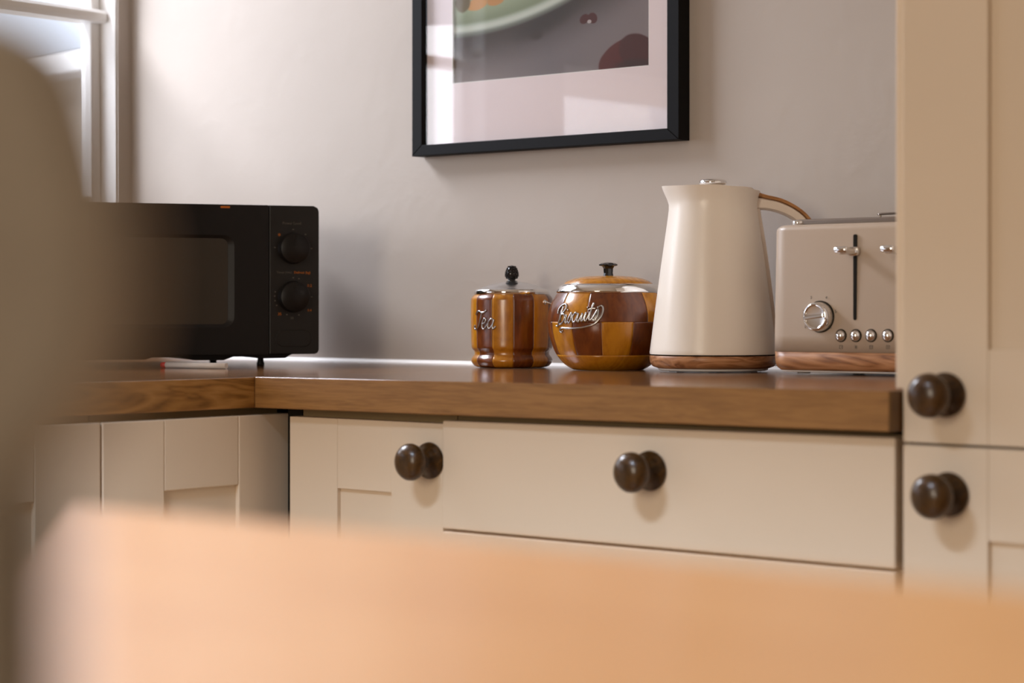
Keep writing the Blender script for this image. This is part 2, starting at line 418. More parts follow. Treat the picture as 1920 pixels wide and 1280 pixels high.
d = slab_front('drawer', .8905, 1.4765, Z(-.42), Z(-.42), Z(-.1693), Z(-.1683), YD, dr)
knob(d, 1.1853, YD, Z(-.29))
d = slab_front('drawer', .8905, 1.4765, .14, .14, Z(-.4228), Z(-.4228), YD, dr)
knob(d, 1.1853, YD, Z(-.60))
# tall unit at the right
tall = thing('tall_cabinet', 'tall cream shaker cupboard at the right edge, with two dark wooden knobs', 'cabinet', (0, 0, 0))
box_obj('carcass', (1.4823, -.556, .12), (2.09, YW-.002, WT+1.3), M_carc, tall)
box_obj('end_panel', (1.4625, -.556, wt(1.48)+.0006), (1.4822, YW-.002, WT+1.3), M_cream, tall, .0015)
XD = 1.4836
du = shaker_door(tall, XD, 2.085, Z(-.0436), WT+1.295, -.578, .0895, .09, .0895)
dl = shaker_door(tall, XD, 2.085, .14, Z(-.0462), -.578, .0895, .0865, .0865)
knob(du, 1.5296, -.578, Z(.0028)); knob(dl, 1.5330, -.578, Z(-.091))
box_obj('plinth', (1.4823, -.51, 0), (2.09, -.49, .12), M_cream, tall)

# ------------------------------------------------------------ framed picture
pic = thing('framed_picture', 'black framed food photograph with a wide pale mat hanging on the back wall', 'picture', (.5470, YW, Z(.3168)), 0)
FW, FH, FD = .504, .70, .026; hw = FW/2; bw = .0205; bb = .0165
def frame_bar(poly):
    bm = B(); prism(bm, poly, -FD, -.0005, 'Y', .0008, 1); return obj('frame_bar', bm, M_frame, pic)
frame_bar([(-hw, 0), (hw, 0), (hw-bw, bb), (-hw+bw, bb)]); frame_bar([(hw, 0), (hw, FH), (hw-bw, FH-bb), (hw-bw, bb)])
frame_bar([(hw, FH), (-hw, FH), (-hw+bw, FH-bb), (hw-bw, FH-bb)]); frame_bar([(-hw, FH), (-hw, 0), (-hw+bw, bb), (-hw+bw, FH-bb)])
box_obj('glass', (-hw+bw-.001, -FD+.0055, bb-.001), (hw-bw+.001, -FD+.0075, FH-bb+.001), M_picglass, pic)
px0, px1, pz0, pz1 = -.180, .192, .107, FH-.11
bm = B()
for a, b in (((-hw+bw-.001, -.0135, bb-.001), (px0, -.011, FH-bb+.001)), ((px1, -.0135, bb-.001), (hw-bw+.001, -.011, FH-bb+.001)),
             ((px0, -.0135, bb-.001), (px1, -.011, pz0)), ((px0, -.0135, pz1), (px1, -.011, FH-bb+.001))): bx(bm, a, b)
obj('mat_board', bm, M_mat, pic)
bm = B()
for a, b in (((px0, -.01355, pz0), (px0+.0012, -.0105, pz1)), ((px1-.0012, -.01355, pz0), (px1, -.0105, pz1)), ((px0, -.01355, pz0), (px1, -.0105, pz0+.0012))): bx(bm, a, b)
obj('mat_bevel', bm, M_white, pic)
# the printed photograph, drawn in the print's own flat coordinates (u to the right 0..1, v up from the lower edge, both in print widths)
def print_material():
    t = NT('food_print'); tc = t.node('ShaderNodeTexCoord'); sp = t.node('ShaderNodeSeparateXYZ'); t.l.new(tc.outputs['Object'], sp.inputs[0])
    W = px1-px0
    u = t.math('DIVIDE', t.math('SUBTRACT', sp.outputs[0], px0), W); v = t.math('DIVIDE', t.math('SUBTRACT', sp.outputs[2], pz0), W)
    nz = t.node('ShaderNodeTexNoise'); t.l.new(tc.outputs['Object'], nz.inputs['Vector']); nz.inputs['Scale'].default_value = 60; nz.inputs['Detail'].default_value = 5
    def ell(cx, cz, rx, rz, soft, rot=0, wob=0):
        du = t.math('SUBTRACT', u, cx); dv = t.math('SUBTRACT', v, cz); c, s = math.cos(R(rot)), math.sin(R(rot))
        a = t.math('DIVIDE', t.math('ADD', t.math('MULTIPLY', du, c), t.math('MULTIPLY', dv, s)), rx)
        b = t.math('DIVIDE', t.math('SUBTRACT', t.math('MULTIPLY', dv, c), t.math('MULTIPLY', du, s)), rz)
        r = t.math('SQRT', t.math('ADD', t.math('MULTIPLY', a, a), t.math('MULTIPLY', b, b)))
        if wob: r = t.math('ADD', r, t.math('MULTIPLY', t.math('SUBTRACT', nz.outputs['Fac'], .5), wob))
        mr = t.node('ShaderNodeMapRange', interpolation_type='SMOOTHSTEP'); t.l.new(r, mr.inputs[0])
        mr.inputs[1].default_value = 1+soft; mr.inputs[2].default_value = 1-soft; return mr.outputs[0]
    col = t.ramp(u, [(0, srgb(132, 122, 120)), (.5, srgb(110, 104, 106)), (1, srgb(124, 114, 114))])
    col = t.mix(t.math('MULTIPLY', t.math('MULTIPLY', v, 2.5, clamp=True), .45), col, srgb(104, 98, 98))
    PX, PZ, PR = .05, 1.89, 1.70
    col = t.mix(t.math('MULTIPLY', ell(PX, PZ, PR+.10, PR+.10, .055), .97), col, srgb(56, 47, 42))     # soft contact shade printed in the picture
    col = t.mix(t.math('MULTIPLY', ell(.50, .235, .16, .055, .6, 22), .8), col, srgb(38, 32, 28))
    col = t.mix(ell(.13, .115, .028, .018, .5), col, srgb(74, 62, 54)); col = t.mix(ell(.44, .165, .03, .018, .5), col, srgb(52, 42, 38))
    col = t.mix(ell(PX, PZ, PR, PR, .006), col, srgb(108, 114, 104)); col = t.mix(ell(PX, PZ+.010, PR-.006, PR-.006, .006), col, srgb(186, 194, 182))
    col = t.mix(ell(PX, PZ+.022, PR-.022, PR-.022, .008), col, srgb(122, 134, 108)); col = t.mix(ell(PX-.02, PZ+.03, PR-.05, PR-.05, .02), col, srgb(144, 156, 128))
    col = t.mix(ell(PX+.02, PZ+.04, PR-.13, PR-.13, .006, 0, .02), col, srgb(76, 58, 42))
    for cx, cz, rx, rz, c in ((.13, .315, .055, .024, (190, 140, 84)), (.23, .325, .05, .024, (180, 130, 76)), (.30, .345, .05, .026, (150, 104, 62)), (.05, .33, .04, .04, (100, 88, 60)), (.37, .37, .05, .03, (170, 120, 70))):
        col = t.mix(ell(cx, cz, rx, rz, .14, 8, .4), col, srgb(*c))
    # chocolate pieces
    col = t.mix(ell(.682, .206, .024, .018, .12, 20), col, srgb(66, 14, 11)); col = t.mix(ell(.722, .206, .024, .020, .12, -30), col, srgb(66, 14, 11)); col = t.mix(ell(.706, .194, .010, .007, .2), col, srgb(170, 160, 156))
    k = ell(.86, .045, .115, .062, .06, 22, .05); k2 = ell(.945, .055, .10, .068, .06, -26, .05)
    col = t.mix(k, col, srgb(78, 20, 14)); col = t.mix(k2, col, srgb(62, 14, 10)); col = t.mix(t.math('MULTIPLY', ell(.92, .01, .09, .022, .5), .8), col, srgb(42, 14, 13))
    t.l.new(col, t.p.inputs['Base Color']); t.p.inputs['Roughness'].default_value = .55; t.p.inputs['Specular IOR Level'].default_value = .3
    return t.m
box_obj('print', (px0-.002, -.0105, pz0-.002), (px1+.002, -.0095, pz1+.002), print_material(), pic)

# ------------------------------------------------------------ microwave
MW_A = R(90-29.1)    # front runs along local +X
fx, fy = math.sin(R(29.1)), math.cos(R(29.1))
MWW, MWH, MWD = .440, .217, .33
corner = Vector((.2865, -.186, 0))       # front right lower corner of the fascia
org = corner - Vector((fx, fy, 0))*MWW
mw = thing('microwave', 'black microwave oven with two dials standing in the corner of the worktop', 'microwave', (org.x, org.y, WT), MW_A)
# local: x along the front (0..MWW), y into the body, z up; fascia face at y=0
z0, z1 = .017, .234; xs = MWW-.0745
bm = B(); prism(bm, rrect(.004, z0+.003, MWW-.004, z1-.001, .006), .028, MWD, 'Y', .002, 1); 
prism(bm, [(.03, .017), (.06, .0105), (.19, .010), (.20, .0130), (.24, .0130), (.262, .0085), (.305, .0080), (.32, .0130), (.35, .0130), (.362, .0100), (.398, .0105), (.41, .0175), (.43, .0175), (.43, .024), (.03, .024)], .035, .30, 'Y')
obj('body', bm, M_black, mw)
wx0, wx1, wz0, wz1 = .055, xs-.062, .062, .184
bm = B()
prism(bm, [(0, z0), (xs-.0012, z0), (xs-.0012, z1), (.010, z1), (.004, z1-.002), (0, z1-.008)], .004, .028, 'Y', .0006, 1)
# door face: four borders round a sunk window with a sloping inner edge
def ring_face(bm, outer, inner, y0, y1):
    n = len(outer); a = [bm.verts.new((p[0], y0, p[1])) for p in outer]; b = [bm.verts.new((p[0], y0, p[1])) for p in inner[0]]; c = [bm.verts.new((p[0], y1, p[1])) for p in inner[1]]
    d_ = [bm.verts.new((p[0], .0042, p[1])) for p in outer]
    for i in range(n):
        j = (i+1) % n
        bm.faces.new((a[i], a[j], b[j], b[i])); bm.faces.new((b[i], b[j], c[j], c[i])).smooth = True; bm.faces.new((d_[j], d_[i], a[i], a[j])[::-1])
ring_face(bm, rrect(0.0, z0, xs-.0012, z1, .002), (rrect(wx0-.010, wz0-.006, wx1+.010, wz1+.006, .016), rrect(wx0, wz0, wx1, wz1, .010)), 0, .0038)
bmesh.ops.recalc_face_normals(bm, faces=bm.faces[:])
door = obj('door', bm, M_black, mw)
bm = B(); prism(bm, rrect(wx0-.001, wz0-.001, wx1+.001, wz1+.001, .010), .0030, .0039, 'Y'); obj('window', bm, M_blackgloss, door)
bm = B(); prism(bm, rrect(xs-.0725, z1-.0052, xs-.0585, z1-.0024, .0012), -.0004, .001, 'Y'); o = obj('badge', bm, M_orange_ink, door); o['label'] = 'small orange dash on the top edge of the door'
bm = B(); prism(bm, [(xs, z0), (MWW-.006, z0), (MWW-.002, z0+.002), (MWW, z0+.006), (MWW, z1-.008), (MWW-.002, z1-.003), (MWW-.008, z1), (xs, z1)], 0, .028, 'Y', .0012, 2)
panel = obj('control_panel', bm, M_blackpanel, mw)
pcx = xs + .0355
for zc in (.1716, .1008):
    bm = B(); m = Matrix.Translation((pcx, 0, zc)) @ Matrix.Rotation(R(90), 4, 'X')
    lathe(bm, [(0, -.002), (.0232, -.002), (.0232, .0008), (.0222, .0012), (.0218, .0138), (.0213, .0143), (0, .0143)], 48, mat=m)
    bx(bm, (pcx-.0012, -.0150, zc+.006), (pcx+.0012, -.0144, zc+.019))
    obj('dial', bm, M_black, panel)
bm = B(); a = rrect(xs+.008, .0260, MWW-.010, .0535, .0135); b_ = rrect(xs+.0090, .0270, MWW-.011, .0525, .0125)
for p0, p1 in (((a), (b_)),):
    n = len(a); A = [bm.verts.new((p[0], -.0003, p[1])) for p in a]; Bv = [bm.verts.new((p[0], -.0003, p[1])) for p in b_]
    for i in range(n): bm.faces.new((A[i], A[(i+1) % n], Bv[(i+1) % n], Bv[i]))
prism(bm, rrect(xs+.0095, .0275, MWW-.0115, .0520, .012), -.0012, .001, 'Y', .0006, 1)
obj('door_button', bm, M_blackpanel, panel)
bm = B()
def put(bm, s, size, x, z, y=-.0003): merge(bm, text_bm(s, size), Matrix.Translation((x, y, z)))
put(bm, 'Power Level', .0056, pcx-.002, .2080)
for a_ in (90, 48, 0, 178):
    c, s = math.cos(R(a_)), math.sin(R(a_)); bx(bm, (pcx+.0275*c-.0012, -.0004, .1716+.0275*s-.0008), (pcx+.0275*c+.0012, 0, .1716+.0275*s+.0008))
put(bm, 'Timer (min)', .0046, pcx-.0135, .1362)
for a_ in (165, 178, 192, 207, 90, 72, 250, 288, 0): 
    c, s = math.cos(R(a_)), math.sin(R(a_)); bx(bm, (pcx+.0278*c-.001, -.0004, .1008+.0278*s-.0009), (pcx+.0278*c+.001, 0, .1008+.0278*s+.0009))
put(bm, '30', .0052, pcx-.002, .0695)
obj('markings', bm, M_grey_ink, panel)['kind'] = 'stuff'
bm = B()
put(bm, 'Defrost (kg)', .0050, pcx+.0135, .1362); put(bm, '*', .011, pcx-.021, .1890); put(bm, '35', .0058, pcx-.0205, .0755); put(bm, '0.2', .0058, pcx+.0245, .1170); put(bm, '0.4', .005, pcx+.0245, .0810)
o = obj('markings', bm, M_orange_ink, panel); o['kind'] = 'stuff'; o['label'] = 'orange lettering on the control panel'
for fx_, fy_ in ((.3655, .055), (.345, .285), (.05, .055), (.06, .285)):
    bm = B(); lathe(bm, [(0, .0), (.0052, 0), (.0060, .0015), (.0046, .006), (.0040, .019), (0, .019)], 16, mat=Matrix.Translation((fx_, fy_, 0))); obj('foot', bm, M_rubber, mw)

# pen lying under the microwave
pen = thing('pen', 'white pen with a red end lying in front of the microwave feet', 'pen', (.215, -.4154, WT+.0042), R(11))
bm = B(); tube(bm, [(0, 0, 0), (.105, 0, 0)], .0042, 12); obj('barrel', bm, M_pen, pen)
bm = B(); tube(bm, [(-.008, 0, 0), (-.0001, 0, 0)], .0042, 12); obj('cap', bm, M_penred, pen)

# ------------------------------------------------------------ turned wooden jars
def stroke_bm(strokes, fn, r, shear=.18, n=6, sub=6):
    bm = B()
    for s in strokes:
        if len(s) == 1:
            p = s[0]; tube(bm, [fn(p[0]+shear*p[1]-.02, p[1]), fn(p[0]+shear*p[1]+.02, p[1])], r*1.4, n)
        else:
            pts = smooth_path([(x+shear*y, y, 0) for x, y in s], sub)
            tube(bm, [fn(p.x, p.y) for p in pts], r, n)
    return bm
def prof_r(prof, z):
    for (r0, a), (r1, b) in zip(prof, prof[1:]):
        if a <= z <= b and b > a: return r0 + (r1-r0)*(z-a)/(b-a)
    return prof[-1][0]
def dense(prof, sub=5):
    return [(p.x, p.y) for p in smooth_path([(r, z, 0) for r, z in prof], sub)]
def stave(parent, prof, a0, a1, m, n=8, thick=.006, name='stave'):
    outer = list(prof); inner = [(max(r-thick, .002), z) for r, z in reversed(prof)]
    bm = B(); lathe(bm, outer+inner, n, a0, a1, closed_profile=True)
    o = obj(name, bm, m, parent); return o
camxy = Vector((2.5025, -2.3541))
# tea canister (angle 0 of the local frame looks at the camera, angles grow to the right in the picture)
S = .000757
tx, ty = .568, -.080
rz = math.atan2(camxy.y-ty, camxy.x-tx)
tea = thing('tea_canister', 'small striped wooden tea canister with a chrome lid, leftmost jar on the worktop', 'canister', (tx, ty, WT), rz)
tp = [(.0455, .0006), (.0520, .0020), (.0560, .0060), (.0578, .0105), (.0560, .0150), (.0535, .0180), (.0530, .0205), (.0535, .0235), (.0560, .0265), (.0575, .0300), (.0580, .045), (.0583, .075), (.0582, .092), (.0575, .0980), (.0545, .1024), (.0520, .1035)]
tpd = dense(tp, 3)
for k in range(12):
    stave(tea, tpd, -58+k*30, -58+(k+1)*30, M_darkw if k % 2 == 0 else M_lightw, 16)
bm = B(); lathe(bm, [(0, .0004), (.046, .0004), (.046, .004), (0, .004)], 40); obj('base_disc', bm, M_darkw, tea)
bm = B(); lathe(bm, [(.040, .1025), (.0525, .1028), (.0530, .1035), (.0530, .1095), (.0520, .1103), (.050, .1108), (.044, .1128), (.034, .1168), (.022, .1200), (.010, .1218), (0, .1222)], 56)
lid = obj('lid', bm, M_lid, tea)
bm = B(); lathe(bm, [(.0525, .1026), (.0535, .1030), (.0536, .1098), (.0524, .1104)], 56); obj('rim', bm, M_chrome, lid)
bm = B(); kz_ = lambda z: .1212 + (z-.1258)*.95
KP = [(.0072, .1320), (.0090, .1355), (.0086, .1400), (.0066, .1458), (.0036, .1498)]
lathe(bm, [(0, kz_(.1258)), (.0065, kz_(.1258)), (.0085, kz_(.1270)), (.0050, kz_(.1280)), (.0052, kz_(.1295))] + [(r, kz_(z)) for r, z in KP] + [(0, kz_(.1508))], 24)
for i in range(7):          # scaled, cone-like surface of the knob
    z = .1325+i*.0026; rr = prof_r(KP, z)
    for k in range(9):
        a = 2*math.pi*(k+.5*(i % 2))/9
        b2 = B(); bmesh.ops.create_icosphere(b2, subdivisions=1, radius=.0019); merge(bm, b2, Matrix.Translation((rr*math.cos(a)*.97, rr*math.sin(a)*.97, kz_(z))))
obj('knob', bm, M_bake, lid)
# hanging wire handle on the right, its pivot ear and the loop
bm = B()
ang = R(52); ex = Vector((math.cos(ang), math.sin(ang), 0)); 
for sgn in (1, -1):
    e = ex*sgn if sgn > 0 else -ex
    lathe(bm, [(0, 0), (.0035, 0), (.0035, .002), (.0016, .003), (0, .0032)], 14, mat=Matrix.Translation(e*.0570+Vector((0, 0, .0925))) @ e.to_track_quat('Z', 'Y').to_matrix().to_4x4())
perp = Vector((-ex.y, ex.x, 0))
pts = [ex*.0625+Vector((0, 0, .0925)), ex*.0655+perp*.004+Vector((0, 0, .0900)), ex*.0660+perp*.022+Vector((0, 0, .0860)), ex*.050+perp*.045+Vector((0, 0, .0790)), perp*.0665+Vector((0, 0, .0740)),
       -ex*.050+perp*.045+Vector((0, 0, .0790)), -ex*.0660+perp*.022+Vector((0, 0, .0860)), -ex*.0655+perp*.004+Vector((0, 0, .0900)), -ex*.0625+Vector((0, 0, .0925))]
tube(bm, [ex*.057+Vector((0, 0, .0925))]+[ex*.0625+Vector((0, 0, .0925))], .0016, 8); tube(bm, [-ex*.057+Vector((0, 0, .0925)), -ex*.0625+Vector((0, 0, .0925))], .0016, 8)
tube(bm, smooth_path(pts, 6), .0013, 8)
obj('wire_handle', bm, M_chrome, tea)
T_ST = [[(.02, .80), (.10, .95), (.28, 1.0), (.48, .93), (.70, .95), (.86, 1.06)], [(.52, .95), (.46, .6), (.36, .2), (.20, .02), (.02, .02), (-.06, .14), (.04, .22)],
        [(.62, .28), (.84, .36), (.90, .52), (.78, .60), (.66, .42), (.68, .12), (.82, .02), (.98, .16), (1.1, .34)],
        [(1.42, .50), (1.26, .58), (1.10, .38), (1.12, .10), (1.26, .06), (1.40, .30), (1.44, .55), (1.40, .2), (1.48, .03), (1.62, .18)]]
def tea_fn(x, y):
    th = R(-41.5) + ((x-.85)*.0245)/.0585; z = .0672+(y-.5)*.0255; r = prof_r(tpd, z)+.0006
    return Vector((r*math.cos(th), r*math.sin(th), z))
o = obj('lettering', stroke_bm(T_ST, tea_fn, .00145), M_pewter, tea); o['label'] = 'raised chrome script reading Tea'

# biscuit jar
bxx, byy = .7615, -.1064
zb = wt(bxx); rz = math.atan2(camxy.y-byy, camxy.x-bxx)
bis = thing('biscuit_jar', 'round checkered wooden biscuit jar with a chrome rim and black knob', 'jar', (bxx, byy, zb), rz)
k = .000720
bp = dense([(.0455, .0006), (.0490, .0012), (.0600, .0085), (.0705, .0215), (.0765, .0360), (.0806, .0520), (.0816, .0660), (.0803, .0785), (.0762, .0910), (.0705, .1012), (.0680, .1046)], 4)
def band(z0, z1):
    pts = [(prof_r(bp, z0), z0)] + [(r, z) for r, z in bp if z0+1e-4 < z < z1-1e-4] + [(prof_r(bp, z1), z1)]
    return pts
zA, zB = .0209, .0650
stave(bis, band(.0007, zA), 0, 360, M_lightw, 64, .006, 'base_ring')
bm = B(); lathe(bm, [(0, .0004), (.0470, .0004), (.0470, .004), (0, .004)], 40); obj('base_disc', bm, M_lightw, bis)
for q in range(12): stave(bis, band(zA, zB), -36.6+q*30+.4, -36.6+(q+1)*30+.4, M_darkw if q % 2 == 0 else M_lightw, 16)
for q in range(4):
    a0 = -20+90*q; stave(bis, band(zB, .1046), a0, a0+60, M_darkw, 30); stave(bis, band(zB, .1046), a0+60, a0+90, M_lightw, 16)
bm = B(); lathe(bm, [(.060, .1015), (.0676, .1025), (.0702, .1046), (.0700, .1062), (.0674, .1125), (.0625, .1155), (.060, .1160)], 64); rim = obj('rim', bm, M_chrome, bis)
bm = B(); lathe(bm, [(.061, .1130), (.0605, .1160), (.0560, .1196), (.0460, .1232), (.0320, .1258), (.0150, .1268), (0, .1270)], 56); jl = obj('lid', bm, M_lightw, bis)
bm = B(); lathe(bm, [(0, .1262), (.0076, .1262), (.0064, .1305), (.0068, .1365), (.0085, .1395), (.0130, .1408), (.0132, .1421), (.0100, .1437), (.0040, .1450), (0, .1453)], 10, smooth=False); obj('knob', bm, M_bake, jl)
B_ST = [[(.22, 1.0), (.18, .6), (.08, .1), (.0, -.08), (-.14, -.06)], [(-.12, .62), (-.16, .86), (.04, 1.08), (.34, 1.12), (.50, .94), (.40, .70), (.20, .58), (.46, .54), (.56, .30), (.40, .06), (.16, .0)],
        [(.68, .50), (.64, .14), (.74, .02), (.90, .34), (1.02, .58), (1.06, .24), (.96, .02), (.84, .10)], [(.72, .74)],
        [(1.42, .46), (1.30, .56), (1.16, .32), (1.24, .04), (1.40, .10), (1.52, .50), (1.50, .12), (1.62, .04), (1.78, .48), (1.76, .10), (1.88, .08), (2.0, .50), (1.97, .12), (2.08, .04), (2.24, .50)], [(2.03, .76)],
        [(2.34, 1.02), (2.26, .5), (2.24, .12), (2.36, .06), (2.50, .26), (2.68, .62), (2.72, .26), (2.60, .02), (2.46, .10)], [(2.08, .66), (2.30, .70), (2.52, .68)],
        [(2.62, .70), (2.86, .80), (2.98, .56), (2.92, .16), (2.66, -.16), (2.2, -.30), (1.6, -.34), (.9, -.28), (.40, -.22), (.22, -.34), (.34, -.46), (.50, -.38)]]
def bis_fn(x, y):
    th = R(-31.5) + ((x-1.42)*.0228)/.081; z = .0732+(y-.38)*.0232+ (x-1.4)*.0022; r = prof_r(bp, z)+.0008
    return Vector((r*math.cos(th), r*math.sin(th), z))
o = obj('lettering', stroke_bm(B_ST, bis_fn, .0014, .16), M_pewter, bis); o['label'] = 'raised chrome script reading Biscuits with an underline swash'

# ------------------------------------------------------------ kettle
kx, ky = .9325, -.105; kz = wt(kx)+.0006; q = .000693
ket = thing('kettle', 'tall cream electric kettle with wood ring base and wood topped handle', 'kettle', (kx, ky, kz), R(40.382))   # local +X is right in the picture
K = lambda v: (696.5-v)*q
bm = B()
zs = [(664.5, 118.5), (661, 119), (655, 118), (600, 111), (540, 103), (495, 97), (450, 90.5), (415, 85.5), (395, 83), (385, 82.3), (375, 83), (365, 85), (357, 86.8), (352, 88)]
n = 72; rings = []
for v, r in zs:
    ring = []
    for i in range(n):
        a = 2*math.pi*i/n
        d = abs((a-math.pi+math.pi) % (2*math.pi)-math.pi)
        d = min(abs(a-math.pi), 2*math.pi-abs(a-math.pi))
        sp = max(0, min(1, (392-v)/40.0)); sp = sp*sp*(3-2*sp)
        bump = math.exp(-(d/.42)**2)*sp
        rr = (r + 8.5*bump)*q
        tilt = 0
        if v < 392:
            f = (392-v)/40.0; tilt = -f*(.0060*max(0, math.cos(a)))+f*bump*.0010
        ring.append(bm.verts.new((rr*math.cos(a), rr*math.sin(a), K(v)+tilt)))
    rings.append(ring)
for A, Bq in zip(rings, rings[1:]):
    for i in range(n): bm.faces.new((A[i], A[(i+1) % n], Bq[(i+1) % n], Bq[i])).smooth = True
ri = [bm.verts.new((v.co.x*.955, v.co.y*.955, v.co.z-.0004)) for v in rings[-1]]
rd = [bm.verts.new((v.co.x*.94, v.co.y*.94, v.co.z-.006)) for v in rings[-1]]
for i in range(n):
    bm.faces.new((rings[-1][i], rings[-1][(i+1) % n], ri[(i+1) % n], ri[i])).smooth = True
    bm.faces.new((ri[i], ri[(i+1) % n], rd[(i+1) % n], rd[i])).smooth = True
bm.faces.new(rings[0][::-1])
bmesh.ops.recalc_face_normals(bm, faces=bm.faces[:])
body = obj('body', bm, M_kettle, ket)
bm = B(); lathe(bm, [(0, K(358)), (.052, K(358)), (.0525, K(356)), (.050, K(353.5)), (.030, K(352.5)), (0, K(352.5))], 48); klid = obj('lid', bm, M_kettle2, ket)
bm = B()
lathe(bm, [(0, K(353)), (.0095, K(353)), (.0090, K(349.5)), (.0120, K(348.4)), (.0168, K(347.6)), (.0182, K(345)), (.0178, K(341.5)), (.0160, K(339)), (.0100, K(337.6)), (0, K(337.2))], 40)
obj('lid_handle', bm, M_chrome, klid)
bm = B(); lathe(bm, [(.05, K(667.2)), (.0808, K(667.2)), (.0812, K(666)), (.0808, K(664.6)), (.05, K(664.6))], 72); obj('seam_ring', bm, M_dark, ket)
bm = B(); lathe(bm, [(0, K(667)), (.0815, K(667)), (.0823, K(669)), (.0822, K(676)), (.0812, K(682)), (.0785, K(687.5)), (.0720, K(690.8)), (0, K(690.8))], 72); obj('wood_ring', bm, M_walnut, ket)
bm = B(); lathe(bm, [(0, .0010), (.0680, .0010), (.0708, .0018), (.0712, .0036), (.0700, .0044), (0, .0044)], 64)
for i in range(6):
    a = R(15+60*i); lathe(bm, [(0, 0), (.0050, 0), (.0050, .0016), (0, .0016)], 12, mat=Matrix.Translation((.056*math.cos(a), .056*math.sin(a), 0)))
obj('power_base', bm, M_baseW, ket)
# handle: outer path (wood strip) and inner path (cream web) in the plane local XZ
def hp(u, v): return ((u-1337)*q, K(v))
outer = [hp(*p) for p in ((1420, 362), (1436, 367), (1466, 374.5), (1494, 389), (1515, 407), (1528, 430), (1530, 465), (1520, 500), (1504, 535), (1490, 560))]
inner = [hp(*p) for p in ((1416, 396), (1432, 394.5), (1452, 398), (1476, 407), (1494, 420), (1505, 440), (1507, 470), (1500, 500), (1488, 532), (1482, 556))]
O = smooth_path([(a, 0, b) for a, b in outer], 6); I = smooth_path([(a, 0, b) for a, b in inner], 6)
def web(f0, f1, hw0, bev):
    t = B(); sect = []
    for a, b in zip(O, I):
        p = a.lerp(b, f0); s = a.lerp(b, f1); e = bev
        sect.append([t.verts.new((p.x, y_, p.z)) if w_ == 0 else t.verts.new((s.x, y_, s.z)) for y_, w_ in ((-hw0+e, 0), (hw0-e, 0), (hw0, .5), (hw0, .5), (hw0-e, 1), (-hw0+e, 1), (-hw0, .5), (-hw0, .5))] if False else
                    [t.verts.new(c) for c in ((p.x, -hw0+e, p.z), (p.x, hw0-e, p.z), (p.x+(s.x-p.x)*.15, hw0, p.z+(s.z-p.z)*.15), (p.x+(s.x-p.x)*.85, hw0, p.z+(s.z-p.z)*.85), (s.x, hw0-e, s.z), (s.x, -hw0+e, s.z), (p.x+(s.x-p.x)*.85, -hw0, p.z+(s.z-p.z)*.85), (p.x+(s.x-p.x)*.15, -hw0, p.z+(s.z-p.z)*.15))])
    for A, Bq in zip(sect, sect[1:]):
        for i in range(8): t.faces.new((A[i], A[(i+1) % 8], Bq[(i+1) % 8], Bq[i])).smooth = True
    t.faces.new(sect[0][::-1]); t.faces.new(sect[-1]); bmesh.ops.recalc_face_normals(t, faces=t.faces[:])
    return t
hd = obj('handle', web(.26, 1.0, .0125, .004), M_kettle2, ket)
obj('handle_strip', web(0.0, .27, .0120, .003), M_handleW, hd)
# slim cream spine down the right side of the body below the handle
bm = B()
sp = [hp(*p) for p in ((1416, 365), (1421, 392), (1434, 470), (1446, 560), (1455, 640), (1457, 662))]
P = smooth_path([(a, 0, b) for a, b in sp], 5); sect = []
for p in P: sect.append([bm.verts.new(c) for c in ((p.x-.006, -.012, p.z), (p.x+.0010, -.0105, p.z), (p.x+.0028, 0, p.z), (p.x+.0010, .0105, p.z), (p.x-.006, .012, p.z))])
for A, Bq in zip(sect, sect[1:]):
    for i in range(5): bm.faces.new((A[i], A[(i+1) % 5], Bq[(i+1) % 5], Bq[i]))
bm.faces.new(sect[0][::-1]); bm.faces.new(sect[-1]); bmesh.ops.recalc_face_normals(bm, faces=bm.faces[:])
obj('spine', bm, M_kettle2, ket)

# ------------------------------------------------------------ toaster
TX0 = 1.0680; TYF = -.185; TW = .295; TD = .19
tz = wt(1.15)+.0010
toa = thing('toaster', 'cream four slice toaster with a wood plinth and chrome dial beside the kettle', 'toaster', (TX0, TYF, tz), 0)
# local x to the right, y into the body, z above worktop; image v at the face plane: z = .0848-(v-576.7)/3941*Zd + (WT-tz)
def tl(u, v, y=0.0):
    ya = R(40.382); fwx, fwy = -math.sin(ya), math.cos(ya); rx, ry = math.cos(ya), math.sin(ya); s = (u-960)/3941.4
    dx, dy = fwx+rx*s, fwy+ry*s; k_ = (TYF+y+2.3541)/dy
    return 2.5025+dx*k_-TX0, .0848+(576.7-v)/3941.4*k_+WT-tz
zt0 = tl(1560, 660.5)[1]; zw0 = tl(1560, 695.5)[1]; ztop = tl(1560, 418.5)[1]
def rr_loft(bm, levels, n=6):
    """levels: (z, inset, corner radius) rounded-rectangle rings"""
    rs = []
    for z, ins, r in levels: rs.append([bm.verts.new((p[0], p[1], z)) for p in rrect(ins, ins, TW-ins, TD-ins, r, n)])
    for A, Bq in zip(rs, rs[1:]):
        for i in range(len(A)): bm.faces.new((A[i], A[(i+1) % len(A)], Bq[(i+1) % len(A)], Bq[i])).smooth = True
    bm.faces.new(rs[0][::-1]); bm.faces.new(rs[-1])
bm = B(); e = .008
rr_loft(bm, [(zt0+.0003, 0.0, .026), (zt0+.02, .0, .026)] + [(ztop-e+e*math.sin(R(a)), .0022+ e*(1-math.cos(R(a))), .024) for a in (0, 20, 40, 60, 80, 90)])
tb = obj('body', bm, M_toast, toa)
bm = B(); rr_loft(bm, [(zw0, .006, .024), (zw0+.003, .0025, .026), (zw0+.008, .0008, .026), (zt0, .0002, .026)]); obj('wood_plinth', bm, M_walnut, toa)
